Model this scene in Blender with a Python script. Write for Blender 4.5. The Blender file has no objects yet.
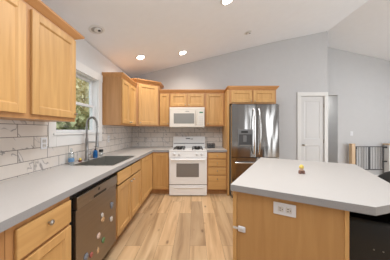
import bpy, bmesh, math, random
from mathutils import Vector, Matrix
random.seed(7)
S = bpy.context.scene
COL = S.collection
PI = math.pi

# ------------------------------------------------------------------ camera, world, lights, exposure
cam = bpy.data.objects.new('camera', bpy.data.cameras.new('camera'))
COL.objects.link(cam)
cam.location = (0, 0, 1.318)
cam.rotation_euler = (PI/2, 0, 0)
cam.data.sensor_width = 36.0
cam.data.lens = 36.0*173/390
cam.data.clip_start = 0.02
S.camera = cam

S.view_settings.view_transform = 'Standard'
S.view_settings.look = 'None'
S.view_settings.gamma = 1.0
S.view_settings.use_curve_mapping = False
S.view_settings.exposure = 0.0

W = bpy.data.worlds.new('world'); S.world = W; W.use_nodes = True
W.node_tree.nodes['Background'].inputs[0].default_value = (0.93, 0.97, 1.0, 1)
W.node_tree.nodes['Background'].inputs[1].default_value = 1.7

def area(name, loc, rot, sx, sy, power, color):
    l = bpy.data.lights.new(name, 'AREA'); l.shape = 'RECTANGLE'; l.size = sx; l.size_y = sy
    l.energy = power; l.color = color
    o = bpy.data.objects.new(name, l); o.location = loc; o.rotation_euler = rot; COL.objects.link(o)
    return o
# fill lights added at unseen openings behind the camera and to the right
area('south_opening_fill', (4.45, -3.10, 1.35), (PI/2, 0, 0), 1.8, 2.1, 28, (0.96, 0.98, 1.0))
area('east_opening_fill', (6.40, 1.2, 1.4), (PI/2, 0, PI/2), 3.4, 2.0, 75, (0.90, 0.96, 1.0))
# overhead fill added, without fixtures, in the kitchen and the big room
area('kitchen_overhead_fill', (-0.05, 1.35, 2.80), (0, -.24, 0), 1.2, 2.4, 47, (0.96, 0.97, 1.0))
area('great_room_overhead_fill', (4.9, 2.0, 3.1), (0, .2, 0), 1.6, 2.4, 30, (0.96, 0.97, 1.0))
# up-facing fill added to brighten ceiling and walls like a bounced flash
area('up_facing_fill', (0.2, -0.5, 1.95), (PI, 0, 0), .5, .5, 36, (0.93, 0.96, 1.0))
area('hall_overhead_fill', (3.55, 5.4, 2.37), (0, 0, 0), .4, .4, 9, (1.0, 0.97, 0.92))  # unseen fill added to lighten the hall opening

# ------------------------------------------------------------------ materials
def newmat(name):
    m = bpy.data.materials.new(name); m.use_nodes = True
    nt = m.node_tree
    b = nt.nodes['Principled BSDF']
    return m, nt, b
def N(nt, t, **kw):
    n = nt.nodes.new(t)
    for k, v in kw.items(): setattr(n, k, v)
    return n
def ramp(nt, stops):
    r = N(nt, 'ShaderNodeValToRGB')
    e = r.color_ramp.elements
    while len(e) < len(stops): e.new(0.5)
    for i, (p, c) in enumerate(stops):
        e[i].position = p; e[i].color = (*c, 1)
    return r
def coords(nt, scale, rot=(0, 0, 0), kind='Object', loc=(0, 0, 0)):
    t = N(nt, 'ShaderNodeTexCoord'); mp = N(nt, 'ShaderNodeMapping')
    mp.inputs['Scale'].default_value = scale; mp.inputs['Rotation'].default_value = rot
    mp.inputs['Location'].default_value = loc
    nt.links.new(t.outputs[kind], mp.inputs['Vector'])
    return mp
def plain(name, col, rough=0.5, metal=0.0, var=0.04, scale=9, bump=0.0, emis=None, spec=None, coat=0):
    m, nt, b = newmat(name)
    mp = coords(nt, (scale,)*3)
    nz = N(nt, 'ShaderNodeTexNoise'); nz.inputs['Scale'].default_value = 1.0; nz.inputs['Detail'].default_value = 4
    nt.links.new(mp.outputs[0], nz.inputs['Vector'])
    r = ramp(nt, [(0.3, tuple(c*(1-var) for c in col)), (0.7, tuple(min(1, c*(1+var)) for c in col))])
    nt.links.new(nz.outputs['Fac'], r.inputs[0]); nt.links.new(r.outputs[0], b.inputs['Base Color'])
    b.inputs['Roughness'].default_value = rough; b.inputs['Metallic'].default_value = metal
    if spec is not None: b.inputs['Specular IOR Level'].default_value = spec
    if coat: b.inputs['Coat Weight'].default_value = coat
    if bump:
        bp = N(nt, 'ShaderNodeBump'); bp.inputs['Strength'].default_value = bump; bp.inputs['Distance'].default_value = 0.002
        n2 = N(nt, 'ShaderNodeTexNoise'); n2.inputs['Scale'].default_value = 40
        nt.links.new(mp.outputs[0], n2.inputs['Vector'])
        nt.links.new(n2.outputs['Fac'], bp.inputs['Height']); nt.links.new(bp.outputs[0], b.inputs['Normal'])
    if emis:
        b.inputs['Emission Color'].default_value = (*emis[0], 1); b.inputs['Emission Strength'].default_value = emis[1]
    return m
def wood(name, c1, c2, axis='z', rough=0.42):
    m, nt, b = newmat(name)
    sc = {'z': (24, 24, 1.6), 'x': (1.6, 24, 24), 'y': (24, 1.6, 24)}[axis]
    mp = coords(nt, sc)
    oi = N(nt, 'ShaderNodeObjectInfo')
    ad = N(nt, 'ShaderNodeVectorMath', operation='ADD')
    sc2 = N(nt, 'ShaderNodeVectorMath', operation='SCALE')
    cb = N(nt, 'ShaderNodeCombineXYZ')
    for k in range(3): nt.links.new(oi.outputs['Random'], cb.inputs[k])
    nt.links.new(cb.outputs[0], sc2.inputs[0]); sc2.inputs['Scale'].default_value = 37
    nt.links.new(mp.outputs[0], ad.inputs[0]); nt.links.new(sc2.outputs[0], ad.inputs[1])
    nz = N(nt, 'ShaderNodeTexNoise'); nz.inputs['Scale'].default_value = 1.0; nz.inputs['Detail'].default_value = 6
    nz.inputs['Distortion'].default_value = 0.6
    nt.links.new(ad.outputs[0], nz.inputs['Vector'])
    r = ramp(nt, [(0.28, c1), (0.72, c2)])
    nt.links.new(nz.outputs['Fac'], r.inputs[0])
    hs = N(nt, 'ShaderNodeHueSaturation')
    mr = N(nt, 'ShaderNodeMapRange'); mr.inputs['To Min'].default_value = 0.93; mr.inputs['To Max'].default_value = 1.06
    nt.links.new(oi.outputs['Random'], mr.inputs['Value']); nt.links.new(mr.outputs[0], hs.inputs['Value'])
    nt.links.new(r.outputs[0], hs.inputs['Color']); nt.links.new(hs.outputs[0], b.inputs['Base Color'])
    b.inputs['Roughness'].default_value = rough
    return m
def marble_tile(name, plane):
    m, nt, b = newmat(name)
    t = N(nt, 'ShaderNodeTexCoord'); sp = N(nt, 'ShaderNodeSeparateXYZ'); cb = N(nt, 'ShaderNodeCombineXYZ')
    nt.links.new(t.outputs['Object'], sp.inputs[0])
    nt.links.new(sp.outputs['Y' if plane == 'yz' else 'X'], cb.inputs['X']); nt.links.new(sp.outputs['Z'], cb.inputs['Y'])
    mp = N(nt, 'ShaderNodeMapping'); mp.inputs['Location'].default_value = (0.012, 0.1795, 0)
    nt.links.new(cb.outputs[0], mp.inputs['Vector'])
    br = N(nt, 'ShaderNodeTexBrick'); br.offset = 0.5
    br.inputs['Scale'].default_value = 1.0; br.inputs['Brick Width'].default_value = 0.297
    br.inputs['Row Height'].default_value = 0.1105; br.inputs['Mortar Size'].default_value = 0.0028
    br.inputs['Mortar Smooth'].default_value = 0.1; br.inputs['Bias'].default_value = 0
    br.inputs['Color1'].default_value = (0, 0, 0, 1); br.inputs['Color2'].default_value = (1, 1, 1, 1)
    br.inputs['Mortar'].default_value = (0.5, 0.5, 0.5, 1)
    nt.links.new(mp.outputs[0], br.inputs['Vector'])
    # each tile gets its own piece of veining
    off = N(nt, 'ShaderNodeVectorMath', operation='MULTIPLY'); off.inputs[1].default_value = (3.1, 5.3, 7.7)
    nt.links.new(br.outputs['Color'], off.inputs[0])
    ad = N(nt, 'ShaderNodeVectorMath', operation='ADD'); nt.links.new(mp.outputs[0], ad.inputs[0]); nt.links.new(off.outputs[0], ad.inputs[1])
    m2 = N(nt, 'ShaderNodeMapping', vector_type='TEXTURE'); m2.inputs['Rotation'].default_value = (0, 0, -0.95); m2.inputs['Scale'].default_value = (0.42, 0.13, 1)
    nt.links.new(ad.outputs[0], m2.inputs['Vector'])
    nz = N(nt, 'ShaderNodeTexNoise'); nz.inputs['Scale'].default_value = 1.0; nz.inputs['Detail'].default_value = 2.5; nz.inputs['Distortion'].default_value = 0.25
    nt.links.new(m2.outputs[0], nz.inputs['Vector'])
    vr = ramp(nt, [(0.0, (0.68, 0.63, 0.575)), (0.488, (0.64, 0.59, 0.54)), (0.502, (0.24, 0.23, 0.225)), (0.516, (0.64, 0.60, 0.57)), (1.0, (0.70, 0.66, 0.62))])
    nt.links.new(nz.outputs['Fac'], vr.inputs[0])
    mx = N(nt, 'ShaderNodeMixRGB'); mx.inputs[2].default_value = (0.16, 0.145, 0.135, 1)
    # veins fade in and out along their length
    nm = N(nt, 'ShaderNodeTexNoise'); nm.inputs['Scale'].default_value = 9; nm.inputs['Detail'].default_value = 1
    nt.links.new(ad.outputs[0], nm.inputs['Vector'])
    mk = ramp(nt, [(0.44, (0, 0, 0)), (0.56, (1, 1, 1))]); nt.links.new(nm.outputs['Fac'], mk.inputs[0])
    vm = N(nt, 'ShaderNodeMixRGB'); vm.inputs[1].default_value = (0.66, 0.61, 0.56, 1)
    nt.links.new(mk.outputs[0], vm.inputs[0]); nt.links.new(vr.outputs[0], vm.inputs[2])
    nt.links.new(br.outputs['Fac'], mx.inputs[0]); nt.links.new(vm.outputs[0], mx.inputs[1])
    nt.links.new(mx.outputs[0], b.inputs['Base Color'])
    b.inputs['Roughness'].default_value = 0.28
    bp = N(nt, 'ShaderNodeBump', invert=True); bp.inputs['Strength'].default_value = 0.4; bp.inputs['Distance'].default_value = 0.002
    nt.links.new(br.outputs['Fac'], bp.inputs['Height']); nt.links.new(bp.outputs[0], b.inputs['Normal'])
    return m
def plank_floor():
    m, nt, b = newmat('oak_plank_floor')
    mp = coords(nt, (1, 1, 1), (0, 0, PI/2), loc=(0.3, 0.06, 0))
    br = N(nt, 'ShaderNodeTexBrick'); br.offset = 0.37; br.offset_frequency = 2
    br.inputs['Scale'].default_value = 1.0; br.inputs['Brick Width'].default_value = 1.22
    br.inputs['Row Height'].default_value = 0.185; br.inputs['Mortar Size'].default_value = 0.0012
    br.inputs['Color1'].default_value = (0, 0, 0, 1); br.inputs['Color2'].default_value = (1, 1, 1, 1)
    br.inputs['Mortar'].default_value = (0.3, 0.3, 0.3, 1)
    nt.links.new(mp.outputs[0], br.inputs['Vector'])
    off = N(nt, 'ShaderNodeVectorMath', operation='MULTIPLY'); off.inputs[1].default_value = (9.1, 5.3, 7.7)
    nt.links.new(br.outputs['Color'], off.inputs[0])
    ad = N(nt, 'ShaderNodeVectorMath', operation='ADD'); nt.links.new(mp.outputs[0], ad.inputs[0]); nt.links.new(off.outputs[0], ad.inputs[1])
    m2 = N(nt, 'ShaderNodeMapping'); m2.inputs['Scale'].default_value = (1.1, 11, 1); nt.links.new(ad.outputs[0], m2.inputs['Vector'])
    nz = N(nt, 'ShaderNodeTexNoise'); nz.inputs['Scale'].default_value = 1; nz.inputs['Detail'].default_value = 7; nz.inputs['Distortion'].default_value = 0.8
    nt.links.new(m2.outputs[0], nz.inputs['Vector'])
    gr = ramp(nt, [(0.28, (0.36, 0.235, 0.13)), (0.46, (0.55, 0.385, 0.225)), (0.68, (0.66, 0.49, 0.305))])
    nt.links.new(nz.outputs['Fac'], gr.inputs[0])
    tn = ramp(nt, [(0.0, (0.74, 0.70, 0.66)), (0.5, (1.0, 0.97, 0.92)), (1.0, (1.12, 1.06, 0.98))])
    nt.links.new(br.outputs['Color'], tn.inputs[0])
    mu = N(nt, 'ShaderNodeMixRGB', blend_type='MULTIPLY'); mu.inputs[0].default_value = 1
    nt.links.new(gr.outputs[0], mu.inputs[1]); nt.links.new(tn.outputs[0], mu.inputs[2])
    # knots
    m3 = N(nt, 'ShaderNodeMapping'); m3.inputs['Scale'].default_value = (3.0, 6.5, 1); nt.links.new(ad.outputs[0], m3.inputs['Vector'])
    vo = N(nt, 'ShaderNodeTexVoronoi'); vo.inputs['Scale'].default_value = 1.0
    nt.links.new(m3.outputs[0], vo.inputs['Vector'])
    kr = ramp(nt, [(0.06, (1, 1, 1)), (0.15, (0, 0, 0))]); nt.links.new(vo.outputs['Distance'], kr.inputs[0])
    k2 = N(nt, 'ShaderNodeMixRGB'); k2.inputs[2].default_value = (0.16, 0.085, 0.04, 1)
    ml = N(nt, 'ShaderNodeMath', operation='MULTIPLY'); ml.inputs[1].default_value = 0.75
    nt.links.new(kr.outputs[0], ml.inputs[0]); nt.links.new(ml.outputs[0], k2.inputs[0]); nt.links.new(mu.outputs[0], k2.inputs[1])
    mx = N(nt, 'ShaderNodeMixRGB'); mx.inputs[2].default_value = (0.15, 0.09, 0.05, 1)
    nt.links.new(br.outputs['Fac'], mx.inputs[0]); nt.links.new(k2.outputs[0], mx.inputs[1])
    nt.links.new(mx.outputs[0], b.inputs['Base Color'])
    b.inputs['Roughness'].default_value = 0.42
    return m
def brushed(name, col, rough=0.25, axis='z', bend=0.0):
    m, nt, b = newmat(name)
    sc = {'z': (90, 90, 1.2), 'x': (1.2, 90, 90), 'y': (90, 1.2, 90)}[axis]
    mp = coords(nt, sc)
    nz = N(nt, 'ShaderNodeTexNoise'); nz.inputs['Scale'].default_value = 1; nz.inputs['Detail'].default_value = 3
    nt.links.new(mp.outputs[0], nz.inputs['Vector'])
    r = ramp(nt, [(0.3, tuple(c*0.93 for c in col)), (0.7, tuple(c*1.05 for c in col))])
    nt.links.new(nz.outputs['Fac'], r.inputs[0]); nt.links.new(r.outputs[0], b.inputs['Base Color'])
    b.inputs['Metallic'].default_value = 1.0; b.inputs['Roughness'].default_value = rough
    if bend:   # the slight waviness of sheet metal
        w = coords(nt, (5.0, 5.0, 1.1)); n2 = N(nt, 'ShaderNodeTexNoise'); n2.inputs['Scale'].default_value = 1; n2.inputs['Detail'].default_value = 1
        nt.links.new(w.outputs[0], n2.inputs['Vector'])
        bp = N(nt, 'ShaderNodeBump'); bp.inputs['Strength'].default_value = 1.0; bp.inputs['Distance'].default_value = bend
        nt.links.new(n2.outputs['Fac'], bp.inputs['Height']); nt.links.new(bp.outputs[0], b.inputs['Normal'])
    return m
def glass(name, tint=(0.95, 0.97, 0.97), gloss=0.08):
    m, nt, b = newmat(name)
    tr = N(nt, 'ShaderNodeBsdfTransparent'); tr.inputs[0].default_value = (*tint, 1)
    gl = N(nt, 'ShaderNodeBsdfGlossy'); gl.inputs['Roughness'].default_value = 0.03
    mx = N(nt, 'ShaderNodeMixShader'); mx.inputs[0].default_value = gloss
    nt.links.new(tr.outputs[0], mx.inputs[1]); nt.links.new(gl.outputs[0], mx.inputs[2])
    nt.links.new(mx.outputs[0], nt.nodes['Material Output'].inputs['Surface'])
    return m
def leafmat(name, c1, c2):
    m, nt, b = newmat(name)
    mp = coords(nt, (2.2,)*3)
    nz = N(nt, 'ShaderNodeTexNoise'); nz.inputs['Scale'].default_value = 1; nz.inputs['Detail'].default_value = 5
    nt.links.new(mp.outputs[0], nz.inputs['Vector'])
    r = ramp(nt, [(0.38, c1), (0.62, c2)]); nt.links.new(nz.outputs['Fac'], r.inputs[0]); nt.links.new(r.outputs[0], b.inputs['Base Color'])
    b.inputs['Roughness'].default_value = 0.6
    return m

M = dict(
    maple=wood('honey_maple', (0.515, 0.285, 0.098), (0.65, 0.388, 0.152)),
    maple_h=wood('honey_maple_crosswise', (0.515, 0.285, 0.098), (0.65, 0.388, 0.152), 'x'),
    maple_dark=wood('maple_face_frame', (0.42, 0.205, 0.075), (0.53, 0.28, 0.115)),
    maple_crown=wood('maple_crown', (0.45, 0.215, 0.075), (0.56, 0.285, 0.11), 'x'),
    island_panel=wood('island_maple_shaded', (0.435, 0.235, 0.085), (0.51, 0.29, 0.112)),  # darker copy of the maple, the end panel's shade put into its colour
    post_wood=wood('newel_pine', (0.56, 0.39, 0.235), (0.66, 0.48, 0.30)),
    wall=plain('grey_wall_paint', (0.545, 0.55, 0.56), 0.75, var=0.012, bump=0.08),
    wall_white=plain('white_wall_paint', (0.66, 0.66, 0.665), 0.75, var=0.012),
    ceiling=plain('ceiling_paint', (0.84, 0.86, 0.895), 0.85, var=0.01, bump=0.1),
    white_trim=plain('white_trim_paint', (0.74, 0.74, 0.73), 0.4, var=0.01),
    door_white=plain('door_white_paint', (0.64, 0.64, 0.64), 0.4, var=0.01),
    vinyl=plain('white_vinyl', (0.70, 0.71, 0.72), 0.35, var=0.01),
    laminate=plain('pale_speckled_laminate', (0.51, 0.49, 0.465), 0.42, var=0.025, scale=160),
    laminate_edge=plain('shaded_laminate_edge', (0.31, 0.31, 0.315), 0.4, var=0.05, scale=160),  # sides darker than the top: their shade is put into the colour
    tile_l=marble_tile('marble_subway_tile_side', 'yz'),
    tile_b=marble_tile('marble_subway_tile_back', 'xz'),
    floor=plank_floor(),
    enamel=plain('white_enamel', (0.82, 0.825, 0.82), 0.22, var=0.008),
    micro_white=plain('warm_white_plastic', (0.76, 0.735, 0.68), 0.3, var=0.008),
    knob_white=plain('white_knob_plastic', (0.66, 0.66, 0.65), 0.35, var=0.01),
    oven_glass=plain('oven_window_glass', (0.20, 0.185, 0.17), 0.12, var=0.03),
    micro_glass=plain('microwave_window_mesh', (0.27, 0.275, 0.265), 0.25, var=0.03, scale=120),
    cast_iron=plain('cast_iron', (0.018, 0.018, 0.018), 0.55),
    black=plain('black_plastic', (0.014, 0.014, 0.014), 0.4),
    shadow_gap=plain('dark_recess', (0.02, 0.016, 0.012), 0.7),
    leather=plain('black_leather', (0.012, 0.012, 0.0115), 0.5, scale=30, bump=0.25),
    steel=brushed('stainless_fridge', (0.38, 0.37, 0.36), 0.15, 'z', bend=0.018),
    steel_dark=brushed('stainless_dishwasher', (0.30, 0.265, 0.235), 0.36, 'x'),
    steel_strip=brushed('dishwasher_strip_steel', (0.36, 0.33, 0.30), 0.3, 'x'),
    steel_sink=brushed('stainless_sink', (0.52, 0.52, 0.50), 0.36, 'x'),
    chrome=brushed('polished_steel', (0.72, 0.71, 0.70), 0.14, 'z'),
    nickel=brushed('brushed_nickel', (0.42, 0.40, 0.37), 0.3, 'z'),
    faucet=brushed('faucet_steel', (0.30, 0.295, 0.29), 0.28, 'z'),
    dispenser=plain('dispenser_grey', (0.16, 0.165, 0.17), 0.35),
    recess_grey=plain('dispenser_recess', (0.06, 0.06, 0.062), 0.4),
    gate_metal=plain('charcoal_gate_metal', (0.055, 0.057, 0.062), 0.45),
    lamp=plain('lit_bulb', (1, 1, 1), 0.5, emis=((1.0, 0.93, 0.82), 14)),
    off_bulb=plain('unlit_lens', (0.42, 0.40, 0.37), 0.3),
    display=plain('green_display', (0.02, 0.05, 0.03), 0.3, emis=((0.1, 0.6, 0.3), 0.25)),
    clear=glass('clear_plastic', (0.86, 0.90, 0.92), 0.14),
    blue_soap=plain('blue_dish_soap', (0.012, 0.11, 0.32), 0.2),
    blue_label=plain('blue_label', (0.12, 0.26, 0.45), 0.4),
    red=plain('dark_red_plastic', (0.16, 0.025, 0.02), 0.4),
    yellow=plain('yellow_plastic', (0.72, 0.55, 0.12), 0.4),
    brown=plain('brown_plastic', (0.20, 0.10, 0.075), 0.5),
    skin_toy=plain('tan_plastic', (0.62, 0.42, 0.32), 0.5),
    outlet=plain('outlet_white', (0.70, 0.71, 0.74), 0.35, var=0.01),
    outlet_hole=plain('outlet_slot', (0.10, 0.085, 0.07), 0.5),
    outlet_face=plain('outlet_face', (0.60, 0.58, 0.55), 0.4),
    magnet_white=plain('pale_magnet', (0.60, 0.57, 0.53), 0.5, var=0.3, scale=60),
    magnet_tan=plain('tan_magnet', (0.55, 0.36, 0.20), 0.5, var=0.35, scale=60),
    magnet_pink=plain('pink_magnet', (0.66, 0.50, 0.42), 0.5, var=0.2, scale=60),
    magnet_green=plain('green_magnet', (0.12, 0.24, 0.10), 0.5, var=0.3, scale=60),
    magnet_blue=plain('slate_magnet', (0.20, 0.23, 0.28), 0.5, var=0.4, scale=60),
    magnet_red=plain('red_magnet', (0.36, 0.10, 0.09), 0.5, var=0.3, scale=60),
    pane=glass('window_glass'),
    bark=plain('bark', (0.16, 0.11, 0.07), 0.9, var=0.3, scale=12),
    grass=plain('lawn', (0.16, 0.20, 0.06), 0.9, var=0.3, scale=3),
    leaf_green=leafmat('green_leaves', (0.24, 0.28, 0.12), (0.50, 0.50, 0.26)),
    leaf_gold=leafmat('gold_leaves', (0.52, 0.44, 0.22), (0.78, 0.72, 0.46)),
    leaf_pale=leafmat('pale_leaves', (0.48, 0.52, 0.36), (0.80, 0.80, 0.64)),
)

# ------------------------------------------------------------------ mesh helpers
class MB:
    def __init__(s): s.bm = bmesh.new()
    def poly(s, bot, top):
        """closed solid between two matching rings of 3D points"""
        vb = [s.bm.verts.new(p) for p in bot]; vt = [s.bm.verts.new(p) for p in top]
        n = len(vb)
        s.bm.faces.new(vb[::-1]); s.bm.faces.new(vt)
        for i in range(n):
            j = (i+1) % n
            s.bm.faces.new((vb[i], vb[j], vt[j], vt[i]))
        return s
    def prism(s, pts, z0, z1):
        return s.poly([(x, y, z0) for x, y in pts], [(x, y, z1) for x, y in pts])
    def box(s, x0, x1, y0, y1, z0, z1, bev=0.0, seg=2):
        before = set(s.bm.edges)
        s.prism([(x0, y0), (x1, y0), (x1, y1), (x0, y1)], z0, z1)
        if bev:
            es = [e for e in s.bm.edges if e not in before]
            bmesh.ops.bevel(s.bm, geom=es, offset=bev, segments=seg, profile=0.5, affect='EDGES')
        return s
    def tube(s, pts, r, n=10, caps=True, closed=False):
        pts = [Vector(p) for p in pts]; rings = []
        rs = r if isinstance(r, (list, tuple)) else [r]*len(pts)
        up = None
        for i, p in enumerate(pts):
            a = pts[i-1] if i > 0 else (pts[-1] if closed else p); c = pts[i+1] if i < len(pts)-1 else (pts[0] if closed else p)
            t = (c-a).normalized()
            if up is None: up = Vector((0, 0, 1)) if abs(t.z) < 0.9 else Vector((1, 0, 0))
            u = (up - t*up.dot(t)).normalized(); v = t.cross(u); up = u
            rings.append([s.bm.verts.new(p + (u*math.cos(2*PI*k/n) + v*math.sin(2*PI*k/n))*rs[i]) for k in range(n)])
        L = len(rings)
        for i in range(L if closed else L-1):
            A = rings[i]; B = rings[(i+1) % L]
            for k in range(n): s.bm.faces.new((A[k], A[(k+1) % n], B[(k+1) % n], B[k]))
        if caps and not closed:
            s.bm.faces.new(rings[0][::-1]); s.bm.faces.new(rings[-1])
        return s
    def lathe(s, prof, c=(0, 0, 0), n=20, axis='z'):
        """prof: list of (radius, height) from one end to the other"""
        rings = []
        def P(r, h, a):
            x, y = r*math.cos(a), r*math.sin(a)
            q = {'z': (x, y, h), 'x': (h, x, y), 'y': (y, h, x)}[axis]
            return (c[0]+q[0], c[1]+q[1], c[2]+q[2])
        for r, h in prof:
            rings.append([s.bm.verts.new(P(max(r, 1e-4), h, 2*PI*k/n)) for k in range(n)])
        for A, B in zip(rings, rings[1:]):
            for k in range(n): s.bm.faces.new((A[k], A[(k+1) % n], B[(k+1) % n], B[k]))
        s.bm.faces.new(rings[0][::-1]); s.bm.faces.new(rings[-1])
        return s
    def cells(s, xs, ys, mask, z0, z1):
        vt = {}; vb = {}
        def V(d, i, j, z):
            if (i, j) not in d: d[(i, j)] = s.bm.verts.new((xs[i], ys[j], z))
            return d[(i, j)]
        nx, ny = len(xs)-1, len(ys)-1
        F = lambda i, j: 0 <= i < nx and 0 <= j < ny and mask(i, j)
        for i in range(nx):
            for j in range(ny):
                if not F(i, j): continue
                s.bm.faces.new([V(vt, *q, z1) for q in ((i, j), (i+1, j), (i+1, j+1), (i, j+1))])
                s.bm.faces.new([V(vb, *q, z0) for q in ((i, j), (i, j+1), (i+1, j+1), (i+1, j))])
                for (di, dj, a, b) in ((-1, 0, (i, j+1), (i, j)), (1, 0, (i+1, j), (i+1, j+1)), (0, -1, (i, j), (i+1, j)), (0, 1, (i+1, j+1), (i, j+1))):
                    if not F(i+di, j+dj):
                        s.bm.faces.new((V(vb, *a, z0), V(vb, *b, z0), V(vt, *b, z1), V(vt, *a, z1)))
        return s
    def xform(s, mat):
        bmesh.ops.transform(s.bm, matrix=mat, verts=s.bm.verts); return s
    def build(s, name, mat, parent=None, smooth=False, rel=None):
        bmesh.ops.recalc_face_normals(s.bm, faces=s.bm.faces)
        if rel is not None: bmesh.ops.translate(s.bm, verts=s.bm.verts, vec=-Vector(rel))
        me = bpy.data.meshes.new(name); s.bm.to_mesh(me); s.bm.free()
        for m in (mat if isinstance(mat, (list, tuple)) else [mat]): me.materials.append(m)
        if smooth:
            for p in me.polygons: p.use_smooth = True
            try: me.set_sharp_from_angle(angle=0.7)
            except Exception: pass
        o = bpy.data.objects.new(name, me); COL.objects.link(o)
        if parent is not None: o.parent = parent
        return o
def tag(o, label, cat, group=None):
    o['label'] = label; o['category'] = cat
    if group: o['group'] = group
    return o
def thing(name, label, cat, loc=(0, 0, 0), rotz=0, group=None):
    o = bpy.data.objects.new(name, None); o.empty_display_size = 0.1
    o.location = loc; o.rotation_euler = (0, 0, rotz); COL.objects.link(o)
    return tag(o, label, cat, group)
def struct(name, mb, mat):
    o = mb.build(name, mat); o['kind'] = 'structure'; return o
def copy_tree(o, loc=None, label=None):
    c = o.copy(); COL.objects.link(c)
    if loc is not None: c.location = loc
    if label: c['label'] = label
    for ch in list(o.children):
        d = ch.copy(); COL.objects.link(d); d.parent = c
        for g in list(ch.children):
            e = g.copy(); COL.objects.link(e); e.parent = d
    return c

# ------------------------------------------------------------------ room shell
XL, YB, YF = -1.52, 4.13, 4.712          # left wall, back wall, far wall
XR, YS = 6.5, -3.2
RX, RZ = 3.163, 3.681                    # ridge
def ceil_z(x):
    if x < 1.72: return 2.58 + 0.248*(x-XL)
    if x < RX: return 3.3835 + 0.2062*(x-1.72)
    return RZ - 0.225*(x-RX)
struct('floor', MB().box(XL-.12, XR+.1, YS-.1, 6.2, -.1, 0), M['floor'])
cm = MB()
xs = [XL-.12, 1.72, RX, XR+.1]
prof = [(x, ceil_z(x)) for x in xs]
ring = prof + [(x, z+.12) for x, z in prof[::-1]]
cm.poly([(x, YS-.1, z) for x, z in ring], [(x, YF+.12, z) for x, z in ring])
struct('ceiling', cm, M['ceiling'])

WY0, WY1, WZ0, WZ1 = 1.865, 2.70, 1.275, 2.09    # opening of the sink window
wl = MB()
wl.box(XL-.12, XL, YS, WY0, 0, 2.56); wl.box(XL-.12, XL, WY1, YB+.12, 0, 2.56)
wl.box(XL-.12, XL, WY0, WY1, 0, WZ0); wl.box(XL-.12, XL, WY0, WY1, WZ1, 2.56)
struct('wall_left', wl, M['wall_white'])
def gable(mb, x0, x1, y0, y1, zb=0):
    xx = [x0] + [x for x in (1.72, RX) if x0 < x < x1] + [x1]
    pts = [(x0, zb)] + [(x1, zb)] + [(x, ceil_z(x)-.004) for x in xx[::-1]]
    mb.poly([(x, y0, z) for x, z in pts], [(x, y1, z) for x, z in pts]); return mb
DX0, DX1, DZ = 2.53, 3.074, 2.12                 # pantry door slab
wb = MB()
gable(wb, XL, DX0-.004, YB, YB+.12)
gable(wb, DX1+.004, RX, YB, YB+.12)
gable(wb, DX0-.004, DX1+.004, YB, YB+.12, DZ+.004)
struct('wall_back', wb, M['wall'])
struct('wall_return', gable(MB(), RX-.10, RX, YB+.122, YF+.1), M['wall'])
HX, HZ = 3.89, 2.27                              # hall opening in the far wall
wf = MB()
gable(wf, HX, XR, YF, YF+.12)
gable(wf, RX+.002, HX, YF, YF+.12, HZ)
struct('wall_far', wf, M['wall'])
hall = MB()
hall.box(2.95, 4.05, 6.0, 6.1, 0, 2.4); hall.box(2.95, RX-.1, YF+.12, 6.0, 0, 2.4); hall.box(HX+.002, 4.05, YF+.122, 6.0, 0, 2.4)
hall.box(2.95, 4.05, YF+.122, 6.1, 2.4, 2.5)
struct('wall_hall', hall, M['wall'])
ws = MB()
ws.box(XL, 3.5, YS-.1, YS, 0, 2.5); ws.box(5.4, XR, YS-.1, YS, 0, 2.5)  # unseen opening placed for bright bands in the fridge doors
gable(ws, XL, XR, YS-.1, YS, 2.5)
struct('wall_south', ws, M['wall'])
we = MB()
we.box(XR, XR+.1, YS, -.6, 0, 2.95); we.box(XR, XR+.1, 3.0, YF+.1, 0, 2.95); we.box(XR, XR+.1, -.6, 3.0, 0, .3); we.box(XR, XR+.1, -.6, 3.0, 2.4, 2.95)
struct('wall_right', we, M['wall'])
# marble backsplash, a thin tiled skin on the two walls
bs = MB()
bs.box(XL, XL+.010, .2, 1.778, .914, 1.405); bs.box(XL, XL+.010, 2.80, YB-.012, .914, 1.405); bs.box(XL, XL+.010, 1.778, 2.80, .914, 1.135)
struct('trim_1', bs, M['tile_l'])
struct('trim_2', MB().box(XL+.0, .648, YB-.010, YB, .914, 1.43), M['tile_b'])
struct('baseboard_back', MB().box(1.70, 2.44, YB-.015, YB, 0, .10), M['white_trim'])
struct('baseboard_far', MB().box(HX, XR, YF-.015, YF, 0, .10), M['white_trim'])

# ------------------------------------------------------------------ sink window
win = bpy.data.objects.new('window_1', None); COL.objects.link(win); win['kind'] = 'structure'
win.location = (XL, (WY0+WY1)/2, WZ0)
R = win.location
c = MB()
c.box(XL+.001, XL+.020, 1.778, 1.872, 1.137, 2.19, .003); c.box(XL+.001, XL+.020, 2.693, 2.795, 1.137, 2.19, .003)
c.box(XL+.001, XL+.026, 1.770, 2.80, 2.083, 2.20, .004)
c.box(XL+.001, XL+.020, 1.873, 2.692, 1.137, 1.262, .003)
c.build('casing', M['white_trim'], win, rel=R)
MB().box(XL-.11, XL+.034, 1.83, 2.735, 1.262, 1.284, .004).build('sill', M['white_trim'], win, rel=R)
j = MB()
for (a, b_) in ((WY0, WY0+.02), (WY1-.02, WY1)): j.box(XL-.115, XL+.001, a, b_, 1.284, WZ1)
j.box(XL-.115, XL+.001, WY0+.02, WY1-.02, WZ1-.02, WZ1)
j.build('jamb', M['white_trim'], win, rel=R)
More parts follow.
